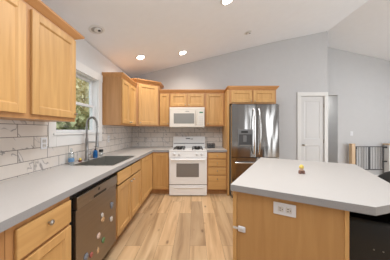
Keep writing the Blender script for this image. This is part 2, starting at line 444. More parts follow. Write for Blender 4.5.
def sash(x, z0, z1, name):
    f = MB(); a, b_ = WY0+.021, WY1-.021; t = .045
    f.box(x, x+.03, a, a+t, z0, z1, .003); f.box(x, x+.03, b_-t, b_, z0, z1, .003)
    f.box(x, x+.03, a+t, b_-t, z0, z0+t*.8, .003); f.box(x, x+.03, a+t, b_-t, z1-t*.8, z1, .003)
    o = f.build(name, M['vinyl'], win, rel=R)
    MB().box(x+.012, x+.016, a+t, b_-t, z0+t*.8, z1-t*.8).build('pane', M['pane'], o, rel=R)
sash(XL-.062, 1.285, 1.69, 'lower_sash'); sash(XL-.098, 1.655, 2.068, 'upper_sash')

# ------------------------------------------------------------------ pantry door
dr = bpy.data.objects.new('door_1', None); COL.objects.link(dr); dr['kind'] = 'structure'; dr.location = (DX0, YB, 0)
R = dr.location
c = MB()
c.box(DX0-.095, DX0-.006, YB-.022, YB-.001, 0, DZ+.006, .003); c.box(DX1+.006, RX-.001, YB-.022, YB-.001, 0, DZ+.006, .003)
c.box(DX0-.100, RX-.001, YB-.026, YB-.001, DZ+.007, DZ+.098, .004)
c.build('casing', M['white_trim'], dr, rel=R)
def panel_door(x0, x1, y, z0, z1, panels, th=.035, st=.085):
    """front face at y, recessed panels [(za, zb)]"""
    m = MB(); a, b_ = x0+st, x1-st
    m.box(x0, a, y, y+th, z0, z1); m.box(b_, x1, y, y+th, z0, z1)
    zz = [z0] + [q for p in panels for q in p] + [z1]
    for k in range(0, len(zz), 2): m.box(a, b_, y, y+th, zz[k], zz[k+1])
    for za, zb in panels:
        o = .022
        bot = [(a, y, za), (b_, y, za), (b_, y, zb), (a, y, zb)]
        mid = [(a+o, y+.007, za+o), (b_-o, y+.007, za+o), (b_-o, y+.007, zb-o), (a+o, y+.007, zb-o)]
        vb = [m.bm.verts.new(p) for p in bot]; vm = [m.bm.verts.new(p) for p in mid]
        for i in range(4): m.bm.faces.new((vb[i], vb[(i+1) % 4], vm[(i+1) % 4], vm[i]))
        m.box(a, b_, y+.0072, y+th-.002, za, zb)
        m.box(a+.045, b_-.045, y+.0035, y+.008, za+.045, zb-.045, .003)
    return m
sl = panel_door(DX0, DX1, YB+.006, .012, DZ, [(.22, .95), (1.10, 2.01)]).build('slab', M['door_white'], dr, rel=R)
MB().lathe([(.026, 0), (.026, -.006), (.012, -.010), (.010, -.030), (.022, -.038), (.027, -.052), (.020, -.064), (.004, -.068)], (DX0+.06, YB+.006, .96), 18, 'y').build('knob', M['nickel'], sl, True, rel=R)
for z in (.25, 1.05, 1.90):
    MB().box(DX1-.006, DX1+.010, YB-.006, YB+.006, z-.045, z+.045, .002).build('hinge', M['nickel'], dr, rel=R)

# ------------------------------------------------------------------ cabinets
def knob(parent, x, y, z, r=.016):
    MB().lathe([(.006, 0), (.006, -.012), (r, -.017), (r, -.024), (r*.6, -.030), (.002, -.031)], (x, y, z), 14, 'y').build('knob', M['nickel'], parent, True)
def front(root, kind, x0, x1, z0, z1, y=-.020, kn=None, mat=None, fw=.058):
    """one shaker door or slab drawer front; local x along the run, -y towards the room"""
    m = MB()
    if kind == 'drawer':
        m.box(x0, x1, y, -.001, z0, z1, .005)
        o = m.build('drawer', mat or M['maple_h'], root)
    else:
        fw = min(fw, (x1-x0)*.3)
        a, b_, c_, d = x0+fw, x1-fw, z0+fw, z1-fw
        m.box(x0, a, y, -.001, z0, z1, .003); m.box(b_, x1, y, -.001, z0, z1, .003)
        m.box(a, b_, y, -.001, z0, c_, .003); m.box(a, b_, y, -.001, d, z1, .003)
        o = .010
        vb = [m.bm.verts.new(p) for p in ((a, y+.001, c_), (b_, y+.001, c_), (b_, y+.001, d), (a, y+.001, d))]
        vm = [m.bm.verts.new(p) for p in ((a+o, y+.011, c_+o), (b_-o, y+.011, c_+o), (b_-o, y+.011, d-o), (a+o, y+.011, d-o))]
        for i in range(4): m.bm.faces.new((vb[i], vb[(i+1) % 4], vm[(i+1) % 4], vm[i]))
        m.box(a-.002, b_+.002, y+.011, -.002, c_-.002, d+.002)
        o = m.build('door', mat or M['maple'], root)
    if kn:
        knob(o, kn[0], y, kn[1], .016 if kind == 'drawer' and x1-x0 > .362 else .011)
    return o
def base_cab(label, loc, rot, w, d, fronts, ztop=.868, group=None, sides=True):
    t = thing('base_cabinet', label, 'cabinet', loc, rot, group)
    MB().box(0, w, 0, d, .10, ztop, .002).build('carcass', M['maple_dark'], t)
    MB().box(0, w, .06, d, 0, .0995).build('toe_kick', M['maple_dark'], t)
    for f in fronts: front(t, *f[:5], kn=f[5] if len(f) > 5 else None)
    return t
def crown(t, pts_b, pts_t, z):
    m = MB()
    m.poly([(x, y, z) for x, y in pts_b], [(x, y, z+.052) for x, y in pts_t])
    m.poly([(x, y, z+.052) for x, y in pts_t], [(x, y, z+.068) for x, y in pts_t])
    m.build('crown_molding', M['maple_crown'], t)
def rect_out(w, d, f, l, r): return [(-l, -f), (w+r, -f), (w+r, d), (-l, d)]
def wall_cab(label, loc, rot, w, d, h, fronts, cr=None, group=None, ch=.068):
    t = thing('wall_cabinet', label, 'cabinet', loc, rot, group)
    MB().box(0, w, 0, d, 0, h, .002).build('carcass', M['maple_dark'], t)
    for f in fronts: front(t, *f[:5], kn=f[5] if len(f) > 5 else None)
    if cr: crown(t, rect_out(w, d, .004, cr[1]*.1, cr[2]*.1), rect_out(w, d, cr[0], cr[1], cr[2]), h-.002)
    return t
L90 = PI/2
XF = -.868                                     # carcass face of the left base run (doors stand 2 cm proud)
XF_ = XF - .012
D = XF_ - XL - .002
BF = 3.515                                     # carcass face of the back base run
# left run (local x runs along +Y)
base_cab('honey maple base cabinet at the near left end, mostly outside the picture', (XF_, .22, 0), L90, .58, D,
    [('drawer', .03, .53, .68, .83, (.28, .757)), ('door', .03, .53, .12, .655)])
base_cab('honey maple base cabinet with a round-knobbed drawer, left of the dishwasher', (XF_, .802, 0), L90, .412, D,
    [('drawer', .036, .402, .678, .833, (.214, .775)), ('door', .036, .402, .12, .657, (.07, .60))])
base_cab('wide honey maple sink base cabinet right of the dishwasher', (XF_, 1.912, 0), L90, .858, D,
    [('drawer', .025, .420, .70, .842), ('drawer', .440, .835, .70, .842), ('door', .025, .420, .12, .680, (.385, .64)), ('door', .440, .835, .12, .680, (.475, .64))], ztop=.66)
# L-shaped corner cabinet
t = thing('corner_base_cabinet', 'L-shaped honey maple corner base cabinet with two full-height doors', 'cabinet', (XF_, 2.772, 0), L90)
cw = 4.128-2.772
px = BF-2.772
MB().prism([(0, 0), (px, 0), (px, -.352), (cw, -.352), (cw, D), (0, D)], .10, .868).build('carcass', M['maple_dark'], t)
MB().prism([(0, .06), (px+.06, .06), (px+.06, -.352), (cw, -.352), (cw, D), (0, D)], 0, .0995).build('toe_kick', M['maple_dark'], t)
front(t, 'door', .015, px-.025, .12, .845)
m = MB(); bx0, bx1 = -.345, -.025                  # second leaf, facing the room on the back run
fw = .055; y0 = px-.020; y1 = px-.001
def leaf(mm, a, b_, c_, d): mm.box(y0, y1, a, b_, c_, d, .003)
leaf(m, bx0, bx0+fw, .12, .845); leaf(m, bx1-fw, bx1, .12, .845); leaf(m, bx0+fw, bx1-fw, .12, .12+fw); leaf(m, bx0+fw, bx1-fw, .845-fw, .845)
m.box(y0+.010, y1-.001, bx0+fw-.002, bx1-fw+.002, .12+fw-.002, .845-fw+.002)
m.build('door', M['maple'], t)
# drawer stack right of the range
base_cab('honey maple base cabinet with a stack of four drawers, right of the range', (.243, BF, 0), 0, .405, YB-BF-.002,
    [('drawer', .025, .385, .738, .850, (.205, .80)), ('drawer', .025, .385, .578, .722, (.205, .655)), ('drawer', .025, .385, .412, .560, (.205, .495)), ('drawer', .025, .385, .115, .396, (.205, .33))])
# tall end panel between drawers and fridge
tag(MB().box(.650, .690, 3.47, YB-.001, 0, 2.127, .002).build('tall_side_panel', M['maple']), 'tall honey maple panel standing between drawer stack and refrigerator', 'panel')

# wall cabinets
UZ = 1.40
wall_cab('large honey maple wall cabinet at upper left, nearest the camera', (-1.21, .74, UZ), L90, 1.005, .308, .835,
    [('door', .02, .482, .035, .805), ('door', .528, .990, .035, .805, (.970, .075))], (.04, .03, .09))
wall_cab('honey maple wall cabinet with two narrow doors right of the window', (-1.21, 2.83, UZ), L90, .685, .308, .795,
    [('door', .02, .335, .03, .765, (.31, .06)), ('door', .35, .67, .03, .765, (.375, .06))], (.035, .01, .0))
# diagonal corner cabinet
t = thing('corner_wall_cabinet', 'taller diagonal honey maple wall cabinet in the corner', 'cabinet', (-1.518, 3.52, UZ))
X2 = -.79+1.518; yb = 4.128-3.52; fx = .308+.015; fy = yb-.328
H = .895
P = [(0, 0), (fx, 0), (X2, fy), (X2, yb), (0, yb)]
MB().prism(P, 0, H).build('carcass', M['maple_dark'], t)
ang = math.atan2(fy, X2-fx); L = math.hypot(X2-fx, fy)
dd = front(t, 'door', .04, L-.035, .03, H-.03, kn=(.075, .07))
dd.location = (fx, 0, 0); dd.rotation_euler = (0, 0, ang)
pt = [(0, -.045), (fx+.015, -.045), (X2+.05, fy-.035), (X2+.05, yb), (0, yb)]
pb = [(0, -.004), (fx+.002, -.004), (X2+.005, fy-.003), (X2+.005, yb), (0, yb)]
crown(t, pb, pt, H-.002)
UF = 3.82; ud = YB-UF-.002
wall_cab('narrow honey maple wall cabinet between corner cabinet and microwave', (-.785, UF, UZ), 0, .222, ud, .74,
    [('door', .012, .210, .03, .715, (.19, .06))], (.035, .0, .0))
wall_cab('short two-door honey maple wall cabinet above the microwave', (-.561, UF, 1.815), 0, .779, ud, .325,
    [('door', .02, .380, .03, .300, (.35, .055)), ('door', .398, .758, .03, .300, (.43, .055))], (.035, .0, .0))
wall_cab('single-door honey maple wall cabinet right of the microwave', (.220, UF, UZ), 0, .428, ud, .74,
    [('door', .03, .405, .03, .715, (.065, .06))], (.035, .0, .0))
wall_cab('wide honey maple cabinet over the refrigerator', (.692, 3.47, 1.845), 0, .935, YB-3.47-.002, .285,
    [('door', .03, .450, .025, .262, (.425, .05)), ('door', .475, .900, .025, .262, (.50, .05))], (.04, .045, .045))

# ------------------------------------------------------------------ countertops
def counter(name, mb, label):
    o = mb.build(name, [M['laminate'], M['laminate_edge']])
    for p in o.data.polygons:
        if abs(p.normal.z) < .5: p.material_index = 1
    return tag(o, label, 'countertop')
CT0, CT1 = .869, .914
SX0, SX1, SY0, SY1 = -1.395, -.925, 1.95, 2.68
xs = [XL+.011, SX0, SX1, -.85, -.520]; ys = [.2, SY0, SY1, 3.495, YB-.011]
counter('countertop', MB().cells(xs, ys, lambda i, j: (i < 3 and not (i == 1 and j == 1)) or (j == 3), CT0, CT1), 'long pale laminate countertop running along the left wall into the corner')
counter('countertop', MB().box(.243, .649, 3.495, YB-.011, CT0, CT1, .003), 'short pale laminate countertop between range and tall fridge panel')

# ------------------------------------------------------------------ sink and faucet
t = thing('sink', 'stainless steel sink set into the counter under the window', 'sink', ((SX0+SX1)/2, (SY0+SY1)/2, .68)); R = t.location
m = MB()
a0, a1, b0, b1 = SX0+.003, SX1-.003, SY0+.003, SY1-.003; th = .004
m.box(a0, a1, b0, b1, .690, .696)
m.box(a0, a0+th, b0, b1, .696, .918); m.box(a1-th, a1, b0, b1, .696, .918); m.box(a0+th, a1-th, b0, b0+th, .696, .918); m.box(a0+th, a1-th, b1-th, b1, .696, .918)
m.build('basin', M['steel_sink'], t, rel=R)
m = MB()
rr = .012
m.cells([a0-rr, a0+.002, a1-.002, a1+rr], [b0-rr, b0+.002, b1-.002, b1+rr], lambda i, j: not (i == 1 and j == 1), .9145, .9185)
m.build('rim', M['chrome'], t, rel=R)
MB().lathe([(.045, 0), (.045, .004), (.030, .005), (.028, .002), (.004, .002)], ((a0+a1)/2, (b0+b1)/2, .6965), 20).build('drain', M['chrome'], t, True, rel=R)

fx_, fy_ = -1.445, 2.31
t = thing('kitchen_faucet', 'tall spring pull-down faucet in brushed steel behind the sink', 'faucet', (fx_, fy_, .914)); R = t.location
MB().lathe([(.030, 0), (.030, .012), (.022, .018), (.020, .10), (.017, .11)], (fx_, fy_, .9142), 20).build('base', M['faucet'], t, True, rel=R)
MB().tube([(fx_, fy_, 1.02), (fx_, fy_, 1.20), (fx_, fy_, 1.215), (fx_, fy_, 1.37)], [.0195, .0195, .013, .013], 14).build('riser', M['faucet'], t, True, rel=R)
arc = []
for k in range(15):
    a = PI - PI*k/14
    arc.append((fx_+.075+.075*math.cos(a), fy_-.02*k/14, 1.38+.105*math.sin(a)))
arc += [(fx_+.150, fy_-.02, 1.34), (fx_+.148, fy_-.02, 1.28)]
sp = MB().tube([(fx_, fy_, 1.365)]+arc, .0085, 12).build('hose', M['faucet'], t, True, rel=R)
# spring coil round the hose
path = [Vector(p) for p in [(fx_, fy_, 1.30), (fx_, fy_, 1.34)]+arc[:-1]]
coil = []; turns = 26; tot = len(path)-1; n = turns*8
for k in range(n+1):
    s = tot*k/n; i = min(int(s), tot-1); f = s-i
    p = path[i].lerp(path[i+1], f); d = (path[i+1]-path[i]).normalized()
    u = Vector((0, 1, 0)); u = (u-d*u.dot(d)).normalized(); v = d.cross(u); a = 2*PI*turns*k/n
    coil.append(p + (u*math.cos(a)+v*math.sin(a))*.0145)
MB().tube(coil, .0026, 5).build('spring', M['faucet'], t, True, rel=R)
MB().lathe([(.011, .20), (.015, .19), (.016, .10), (.020, .03), (.020, 0)], (fx_+.148, fy_-.02, 1.09), 16).build('spray_head', M['faucet'], t, True, rel=R)
MB().tube([(fx_, fy_, 1.16), (fx_+.09, fy_-.012, 1.16), (fx_+.13, fy_-.02, 1.16)], .006, 8).build('dock_arm', M['faucet'], t, True, rel=R)
MB().tube([(fx_, fy_+.018, .98), (fx_+.01, fy_+.05, .985), (fx_+.04, fy_+.08, 1.02)], [.010, .008, .006], 10).build('lever', M['faucet'], t, True, rel=R)

def bottle(name, label, loc, prof, mat, parts):
    t = thing(name, label, 'bottle', loc)
    MB().lathe(prof, (0, 0, 0), 18).build('body', mat, t, True)
    for nm, fn, mt in parts:
        fn().build(nm, mt, t, True)
    return t
def pump(h):
    def f():
        m = MB(); m.lathe([(.013, h), (.013, h+.016), (.004, h+.018), (.004, h+.040), (.010, h+.041), (.010, h+.052), (.003, h+.053)], n=12)
        m.tube([(0, 0, h+.046), (.035, -.005, h+.044)], .004, 8); return m
    return f
bottle('soap_bottle', 'clear plastic soap bottle with blue label left of the faucet', (-1.455, 2.035, .9145),
    [(.026, 0), (.030, .006), (.030, .115), (.022, .140), (.011, .150), (.011, .158)], M['clear'],
    [('label', lambda: MB().lathe([(.0303, .030), (.0306, .031), (.0306, .072), (.0303, .073)], n=18), M['blue_label']),
     ('cap', lambda: MB().lathe([(.013, .158), (.014, .160), (.013, .185), (.008, .190)], n=14), M['clear'])])
bottle('dish_soap_bottle', 'blue dish soap bottle with black pump behind the sink', (-1.452, 2.52, .9145),
    [(.028, 0), (.031, .005), (.031, .095), (.018, .110), (.012, .114)], M['blue_soap'], [('pump', pump(.113), M['black'])])
bottle('black_capped_bottle', 'small pale bottle with black cap right of the blue soap', (-1.455, 2.68, .9145),
    [(.024, 0), (.026, .004), (.026, .060), (.022, .066)], M['clear'],
    [('cap', lambda: MB().lathe([(.028, .066), (.030, .068), (.030, .100), (.026, .104)], n=16), M['black'])])
t = thing('scrubber', 'small yellow scrubber in a dark red dish left of the faucet', 'scrubber', (-1.46, 2.20, .9145))
MB().lathe([(.014, 0), (.020, .004), (.021, .022), (.018, .022), (.016, .008), (.002, .007)], n=16).build('dish', M['red'], t, True)
MB().lathe([(.013, .009), (.015, .014), (.014, .040), (.008, .048), (.002, .049)], n=14).build('sponge', M['yellow'], t, True)

# ------------------------------------------------------------------ dishwasher and magnets
DY0, DW = 1.226, .676
t = thing('dishwasher', 'stainless dishwasher covered in magnets, under the left counter', 'dishwasher', (-.866, DY0, 0), L90)
MB().box(0, DW, .030, .62, .10, .866).build('body', M['black'], t)
MB().box(.012, DW-.005, .075, .60, 0, .098).build('toe_kick', M['black'], t)
MB().box(.035, DW-.006, 0, .029, .105, .728, .004).build('door_panel', M['steel_dark'], t)
cp = MB().box(.035, DW-.006, -.010, .029, .732, .826, .005).build('control_strip', M['steel_strip'], t)
m = MB(); m.box(.24, .44, -.0125, -.0095, .742, .762, .001)
m.build('handle_pocket', M['black'], cp)
MB().box(.305, .330, -.0118, -.0095, .785, .808, .001).build('badge', M['black'], cp)
for x in (.17, .46): MB().box(x, x+.05, -.0122, -.0095, .742, .752, .002).build('handle_glint', M['nickel'], cp)  # light reflected at the handle, added as pale bars
def magnet(label, y, z, w, h, mat, seed, name='fridge_magnet'):
    rnd = random.Random(seed); m = MB(); pts = []
    for k in range(12):
        a = 2*PI*k/12; q = .82+.36*rnd.random()
        pts.append((w/2*q*math.cos(a), h/2*q*math.sin(a)))
    m.poly([(-.865, y+a, z+b_) for a, b_ in pts], [(-.859, y+a*.9, z+b_*.9) for a, b_ in pts])
    o = m.build(name, mat, rel=(-.866, y, z)); o.location = (-.866, y, z)
    tag(o, label, 'magnet', 'magnets on the dishwasher door')
def onpanel(px, py):
    k = .862/(195-px); return 173*k, 1.318-(py-130)*k
for i, (px_, py_, w, h, mt, lb) in enumerate([
    (112, 205, .055, .07, 'magnet_blue', 'slate blue magnet highest on the dishwasher door'),
    (102.5, 215, .035, .04, 'magnet_white', 'small pale magnet just above the tan one'),
    (103, 219.5, .055, .055, 'magnet_tan', 'tan magnet in the upper middle of the dishwasher door'),
    (111.5, 219, .05, .055, 'magnet_white', 'whitish magnet near the right edge of the dishwasher door'),
    (98.7, 236, .058, .048, 'magnet_pink', 'pale pink magnet in the middle of the dishwasher door'),
    (103.6, 240, .055, .055, 'magnet_green', 'green magnet in the middle of the dishwasher door'),
    (98, 250.5, .035, .06, 'magnet_tan', 'slim tan magnet low on the dishwasher door'),
    (91.5, 255, .045, .045, 'magnet_red', 'red magnet at the lower left of the door'),
    (86.5, 256.5, .05, .05, 'magnet_blue', 'grey magnet beside the red one at lower left')]):
    yy, zz = onpanel(px_, py_); magnet(lb, yy, zz, w, h, M[mt], 40+i)

# ------------------------------------------------------------------ range
t = thing('gas_range', 'white freestanding gas range between the base cabinets', 'range', (-.516, 3.452, 0)); w = .754; dp = .662
MB().box(0, w, .02, dp-.012, .07, .895, .004).build('body', M['enamel'], t)
MB().box(.03, w-.03, .06, dp-.03, 0, .069).build('plinth', M['black'], t)
MB().box(-.001, w+.001, -.012, dp-.08, .896, .916, .006).build('cooktop', M['enamel'], t)
m = MB(); m.poly([(0, -.018, .772), (w, -.018, .772), (w, .0195, .772), (0, .0195, .772)], [(0, -.006, .893), (w, -.006, .893), (w, .0195, .893), (0, .0195, .893)])
cpn = m.build('control_panel', M['enamel'], t)
for x in (.105, .20, w-.20, w-.105):
    m = MB(); m.lathe([(.026, 0), (.024, -.010), (.019, -.014), (.017, -.030), (.003, -.031)], (x, -.013, .835), 16, 'y'); m.box(x-.004, x+.004, -.046, -.040, .820, .850)
    m.build('knob', M['knob_white'], cpn, True)
od = MB().box(.004, w-.004, -.022, .019, .235, .765, .008).build('oven_door', M['enamel'], t)
MB().box(.148, w-.160, -.0245, -.0215, .385, .655, .004).build('oven_window', M['oven_glass'], od)
m = MB(); m.tube([(.045, -.066, .733), (w-.045, -.066, .733)], .013, 10)
for x in (.07, w-.07): m.box(x-.012, x+.012, -.062, -.021, .723, .743, .003)
m.build('oven_handle', M['enamel'], od, True)
MB().box(.002, w-.002, -.002, .0195, .224, .2335).build('gap_strip', M['shadow_gap'], t)
sd = MB().box(.004, w-.004, -.020, .019, .018, .222, .008).build('storage_drawer', M['enamel'], t)
MB().box(.09, w-.09, -.034, -.019, .165, .182, .006).build('drawer_pull', M['enamel'], sd)
bg = MB(); bg.poly([(.004, .59, .917), (w-.004, .59, .917), (w-.004, dp-.012, .917), (.004, dp-.012, .917)], [(.004, .63, 1.165), (w-.004, .63, 1.165), (w-.004, dp-.012, 1.165), (.004, dp-.012, 1.165)])
b_ = bg.build('backguard', M['enamel'], t)
sl_ = .04/.248
m = MB()
def on_bg(x0, x1, z0, z1, o):
    f = lambda z: .59+(z-.917)*sl_
    m.poly([(x0, f(z0)-o, z0), (x1, f(z0)-o, z0), (x1, f(z1)-o, z1), (x0, f(z1)-o, z1)], [(x0, f(z0), z0), (x1, f(z0), z0), (x1, f(z1), z1), (x0, f(z1), z1)])
on_bg(.02, w-.02, 1.000, 1.012, .003); m.build('vent_slot', M['shadow_gap'], b_)
m = MB(); on_bg(.30, .40, 1.105, 1.130, .003); m.build('clock', M['dispenser'], b_)
m = MB()
on_bg(.41, .47, 1.098, 1.114, .003)
m.build('button_panel', M['dispenser'], b_)
for cx in (.19, w-.19):
    g = MB(); x0, x1, y0_, y1_ = cx-.10, cx+.10, .035, .50; zt = .950
    for yy in (y0_, (y0_+y1_)/2, y1_): g.box(x0, x1, yy-.006, yy+.006, zt-.012, zt)
    for xx in (x0, cx, x1): g.box(xx-.006, xx+.006, y0_, y1_, zt-.012, zt)
    for xx in (x0, x1):
        for yy in (y0_, (y0_+y1_)/2, y1_): g.box(xx-.007, xx+.007, yy-.007, yy+.007, .917, zt-.012)
    for yy in (.15, .385):
        for k in range(4):
            a = PI/4+PI/2*k
            g.tube([(cx+.03*math.cos(a), yy+.03*math.sin(a), zt-.002), (cx+.085*math.cos(a), yy+.085*math.sin(a), zt-.004)], .006, 6)
    g.build('grate', M['cast_iron'], t)
    for yy in (.15, .385):
        MB().lathe([(.050, .9165), (.050, .922), (.036, .925), (.036, .934), (.030, .937), (.002, .937)], (cx, yy, 0), 20).build('burner', M['cast_iron'], t, True)

# ------------------------------------------------------------------ microwave
t = thing('microwave', 'white over-the-range microwave under the short wall cabinet', 'microwave', (-.550, 3.712, 1.372)); w = .757; h = .438
MB().box(0, w, .03, YB-3.712-.012, 0, h, .004).build('body', M['micro_white'], t)
MB().box(.002, w-.002, .0, .029, h-.062, h-.003, .005).build('vent_grille', M['micro_white'], t)
md = MB().box(.004, .560, -.006, .029, .012, h-.066, .007).build('door', M['micro_white'], t)
MB().box(.095, .535, -.009, -.005, .085, h-.135, .004).build('door_window', M['micro_glass'], md)
MB().box(.345, .425, -.0075, -.0055, h-.098, h-.088).build('badge', M['dispenser'], md)
m = MB(); m.tube([(.585, -.034, .075), (.585, -.042, .17), (.585, -.042, .25), (.585, -.034, .34)], .011, 10)
for z in (.08, .335): m.tube([(.585, -.034, z), (.585, .002, z)], .009, 8)
m.build('handle', M['micro_white'], t, True)
cp = MB().box(.564, w-.004, -.004, .029, .012, h-.066, .005).build('control_panel', M['micro_white'], t)
MB().box(.645, .720, -.0065, -.0035, h-.128, h-.100, .001).build('display', M['display'], cp)
m = MB()
for r_ in range(5):
    for c_ in range(3): m.box(.628+.034*c_, .652+.034*c_, -.0062, -.0035, .055+.04*r_, .080+.04*r_, .002)
m.build('keypad', M['knob_white'], cp)
MB().box(.05, w-.05, .04, .36, -.006, -.0005).build('underside_filter', M['dispenser'], t)

# ------------------------------------------------------------------ refrigerator
FX0, FX1, FY = .702, 1.608, 3.29
t = thing('refrigerator', 'stainless French-door refrigerator with water dispenser, right of the drawers', 'refrigerator', (FX0, FY, 0)); w = FX1-FX0
MB().box(.004, w-.004, .085, YB-FY-.02, .03, 1.800, .004).build('body', M['dispenser'], t)
MB().box(.02, w-.02, .07, .5, .001, .029).build('kick_plate', M['black'], t)
c = w/2+.01
def bowed(x0, x1, z0, z1, y0=0.0, y1=.08, bow=.012, n=10):
    m = MB(); pts = []
    for k in range(n+1):
        s = k/n; pts.append((x0+(x1-x0)*s, y0 + bow*(2*s-1)**2))
    return m.prism(pts+[(x1, y1), (x0, y1)], z0, z1)
dl = bowed(0, c-.004, .80, 1.805).build('door', M['steel'], t, True)
drr = bowed(c+.004, w, .80, 1.805).build('door', M['steel'], t, True)
fd = bowed(0, w, .06, .790, bow=.014).build('freezer_drawer', M['steel'], t, True)
MB().box(c-.0035, c+.0035, .03, .09, .81, 1.80).build('door_gasket', M['black'], t)
def bar(x, sgn):
    m = MB(); pts = []
    for k in range(13):
        s = k/12; pts.append((x+sgn*.012*math.sin(PI*s), -.020-.045*math.sin(PI*s)**.6, .86+.86*s))
    m.tube(pts, .014, 10)
    for z in (.868, 1.712): m.tube([(x, -.024, z), (x, .006, z)], .012, 8)
    return m
bar(c-.045, -1).build('handle', M['chrome'], dl, True); bar(c+.045, 1).build('handle', M['chrome'], drr, True)
m = MB(); pts = [(.06+(w-.12)*k/12, -.020-.045*math.sin(PI*k/12)**.6, .70) for k in range(13)]; m.tube(pts, .014, 10)
for x in (.066, w-.066): m.tube([(x, -.024, .70), (x, .008, .70)], .012, 8)
m.build('handle', M['chrome'], fd, True)
dx0, dx1, dz0, dz1 = .112, .395, 1.005, 1.330
m = MB(); fr = .018
m.box(dx0, dx0+fr, -.012, .004, dz0, dz1, .003); m.box(dx1-fr, dx1, -.012, .004, dz0, dz1, .003)
m.box(dx0+fr, dx1-fr, -.012, .004, dz0, dz0+fr, .003); m.box(dx0+fr, dx1-fr, -.012, .004, 1.235, dz1, .003)
wd = m.build('water_dispenser', M['dispenser'], dl)
MB().box(dx0+fr, dx1-fr, -.001, .002, dz0+fr, 1.235).build('recess', M['recess_grey'], wd)
MB().box(dx0+.06, dx0+.19, -.015, -.011, 1.262, 1.300, .002).build('display', M['black'], wd)
MB().box(dx0+.10, dx0+.165, -.010, .0, 1.09, 1.215, .006).build('paddle', M['dispenser'], wd)
MB().box(dx0+.03, dx1-.03, -.020, -.002, dz0+.016, dz0+.03, .003).build('drip_tray', M['nickel'], wd)
for x in (.05, w-.05): MB().box(x-.03, x+.03, .03, .12, 1.8055, 1.822, .004).build('hinge_cover', M['dispenser'], t)

# ------------------------------------------------------------------ counter rack by the range
t = thing('wire_rack', 'small black wire rack with jars beside the range', 'rack', (.36, 3.92, .9145))
m = MB()
for z in (.004, .060, .095):
    m.tube([(-.085, -.05, z), (.085, -.05, z), (.085, .05, z), (-.085, .05, z)], .0035, 6, closed=True)
for x in (-.085, -.03, .03, .085):
    for y in (-.05, .05): m.tube([(x, y, 0), (x, y, .097)], .003, 6)
m.tube([(-.085, 0, .095), (-.085, 0, .125), (-.06, 0, .14)], .0035, 6)
m.build('frame', M['cast_iron'], t)
for i, (x, lb) in enumerate(((-.055, 'left'), (0, 'middle'), (.055, 'right'))):
    j = thing('spice_jar', 'small dark spice jar, %s one in the wire rack' % lb, 'jar', (.36+x, 3.92, .9145), 0, 'spice jars in the wire rack')
    MB().lathe([(.020, .0005), (.022, .003), (.022, .075), (.018, .082)], n=14).build('jar_body', M['dispenser'], j, True)
    MB().lathe([(.021, .0825), (.022, .084), (.022, .100), (.018, .103)], n=14).build('lid', M['nickel'], j, True)

# ------------------------------------------------------------------ island
IA = math.atan2(-.487, .873)
ILOC = Vector((.267, 1.2825, 0))
def iworld(u, v, z=0):
    return (ILOC.x+u*math.cos(IA)-v*math.sin(IA), ILOC.y+u*math.sin(IA)+v*math.cos(IA), z)
IU, IV = 1.045, 1.455
t = thing('kitchen_island', 'honey maple kitchen island cabinet set at an angle', 'island', tuple(ILOC), IA)
MB().box(.012, .672, .034, 1.41, .10, .868).build('carcass', M['maple_dark'], t)
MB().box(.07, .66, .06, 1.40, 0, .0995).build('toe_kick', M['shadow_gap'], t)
MB().box(.038, .655, .028, .0335, .005, .866, .001).build('end_panel', M['island_panel'], t)
MB().box(.008, .0345, .022, .0335, .005, .866, .002).build('corner_stile', M['maple'], t)
MB().box(.6552, .674, .022, .0335, .005, .866, .002).build('corner_stile', M['maple'], t)
MB().box(.6725, .680, .040, 1.41, .005, .866, .001).build('back_panel', M['maple'], t)
for k in range(3):                                 # drawer and door fronts on the range side (facing -u)
    v0 = .07+.44*k
    for kind, z0, z1 in (('drawer', .71, .85), ('door', .12, .69)):
        m = MB()
        if kind == 'drawer': m.box(-.008, .0115, v0, v0+.42, z0, z1, .004)
        else:
            f = .058
            for q in ((v0, v0+f, z0, z1), (v0+.42-f, v0+.42, z0, z1), (v0+f, v0+.42-f, z0, z0+f), (v0+f, v0+.42-f, z1-f, z1)): m.box(-.008, .0115, *q, .003)
            m.box(.002, .0105, v0+f-.002, v0+.42-f+.002, z0+f-.002, z1-f+.002)
        o = m.build(kind, M['maple'], t)
        MB().lathe([(.006, 0), (.006, -.012), (.015, -.016), (.015, -.022), (.003, -.027)], (-.008, v0+.21, (z0+z1)/2 if kind == 'drawer' else .63), 14, 'x').build('knob', M['nickel'], o, True)
top = [(-.004, 0), (.776, 0), (IU, .272), (IU, IV), (-.004, IV)]
def offs(k): return [(-.004+k, k), (.776-k*.4, k), (IU-k, .272+k*.4), (IU-k, IV-k), (-.004+k, IV-k)]
m = MB()
m.poly([(x, y, .869) for x, y in top], [(x, y, .909) for x, y in top])
o = MB(); o.bm.free(); o.bm = m.bm
faces_top = max((f for f in m.bm.faces), key=lambda f: f.calc_center_median().z)
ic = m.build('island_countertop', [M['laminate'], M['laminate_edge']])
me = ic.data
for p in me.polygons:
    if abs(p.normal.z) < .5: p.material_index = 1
for v in me.vertices:
    if v.co.z > .9: v.co.z = .914
ic.location = tuple(ILOC); ic.rotation_euler = (0, 0, IA)
tag(ic, 'pale laminate island top with shade-darkened edge and a clipped corner', 'countertop')
# outlet on the island end
t = thing('wall_outlet', 'white horizontal double outlet on the island end panel', 'outlet', iworld(.351, .0275, .7975), IA)
MB().box(-.066, .066, -.006, 0, -.040, .040, .003).build('cover_plate', M['outlet'], t)
for x in (-.022, .024):
    o = MB().box(x-.017, x+.017, -.0085, -.0058, -.017, .017, .003).build('receptacle', M['outlet_face'], t)
    m = MB()
    for z in (-.008, .006): m.box(x-.008, x+.003, -.0092, -.0084, z-.0015, z+.0025)
    m.box(x+.008, x+.013, -.0092, -.0084, -.003, .003); m.build('slots', M['outlet_hole'], o)
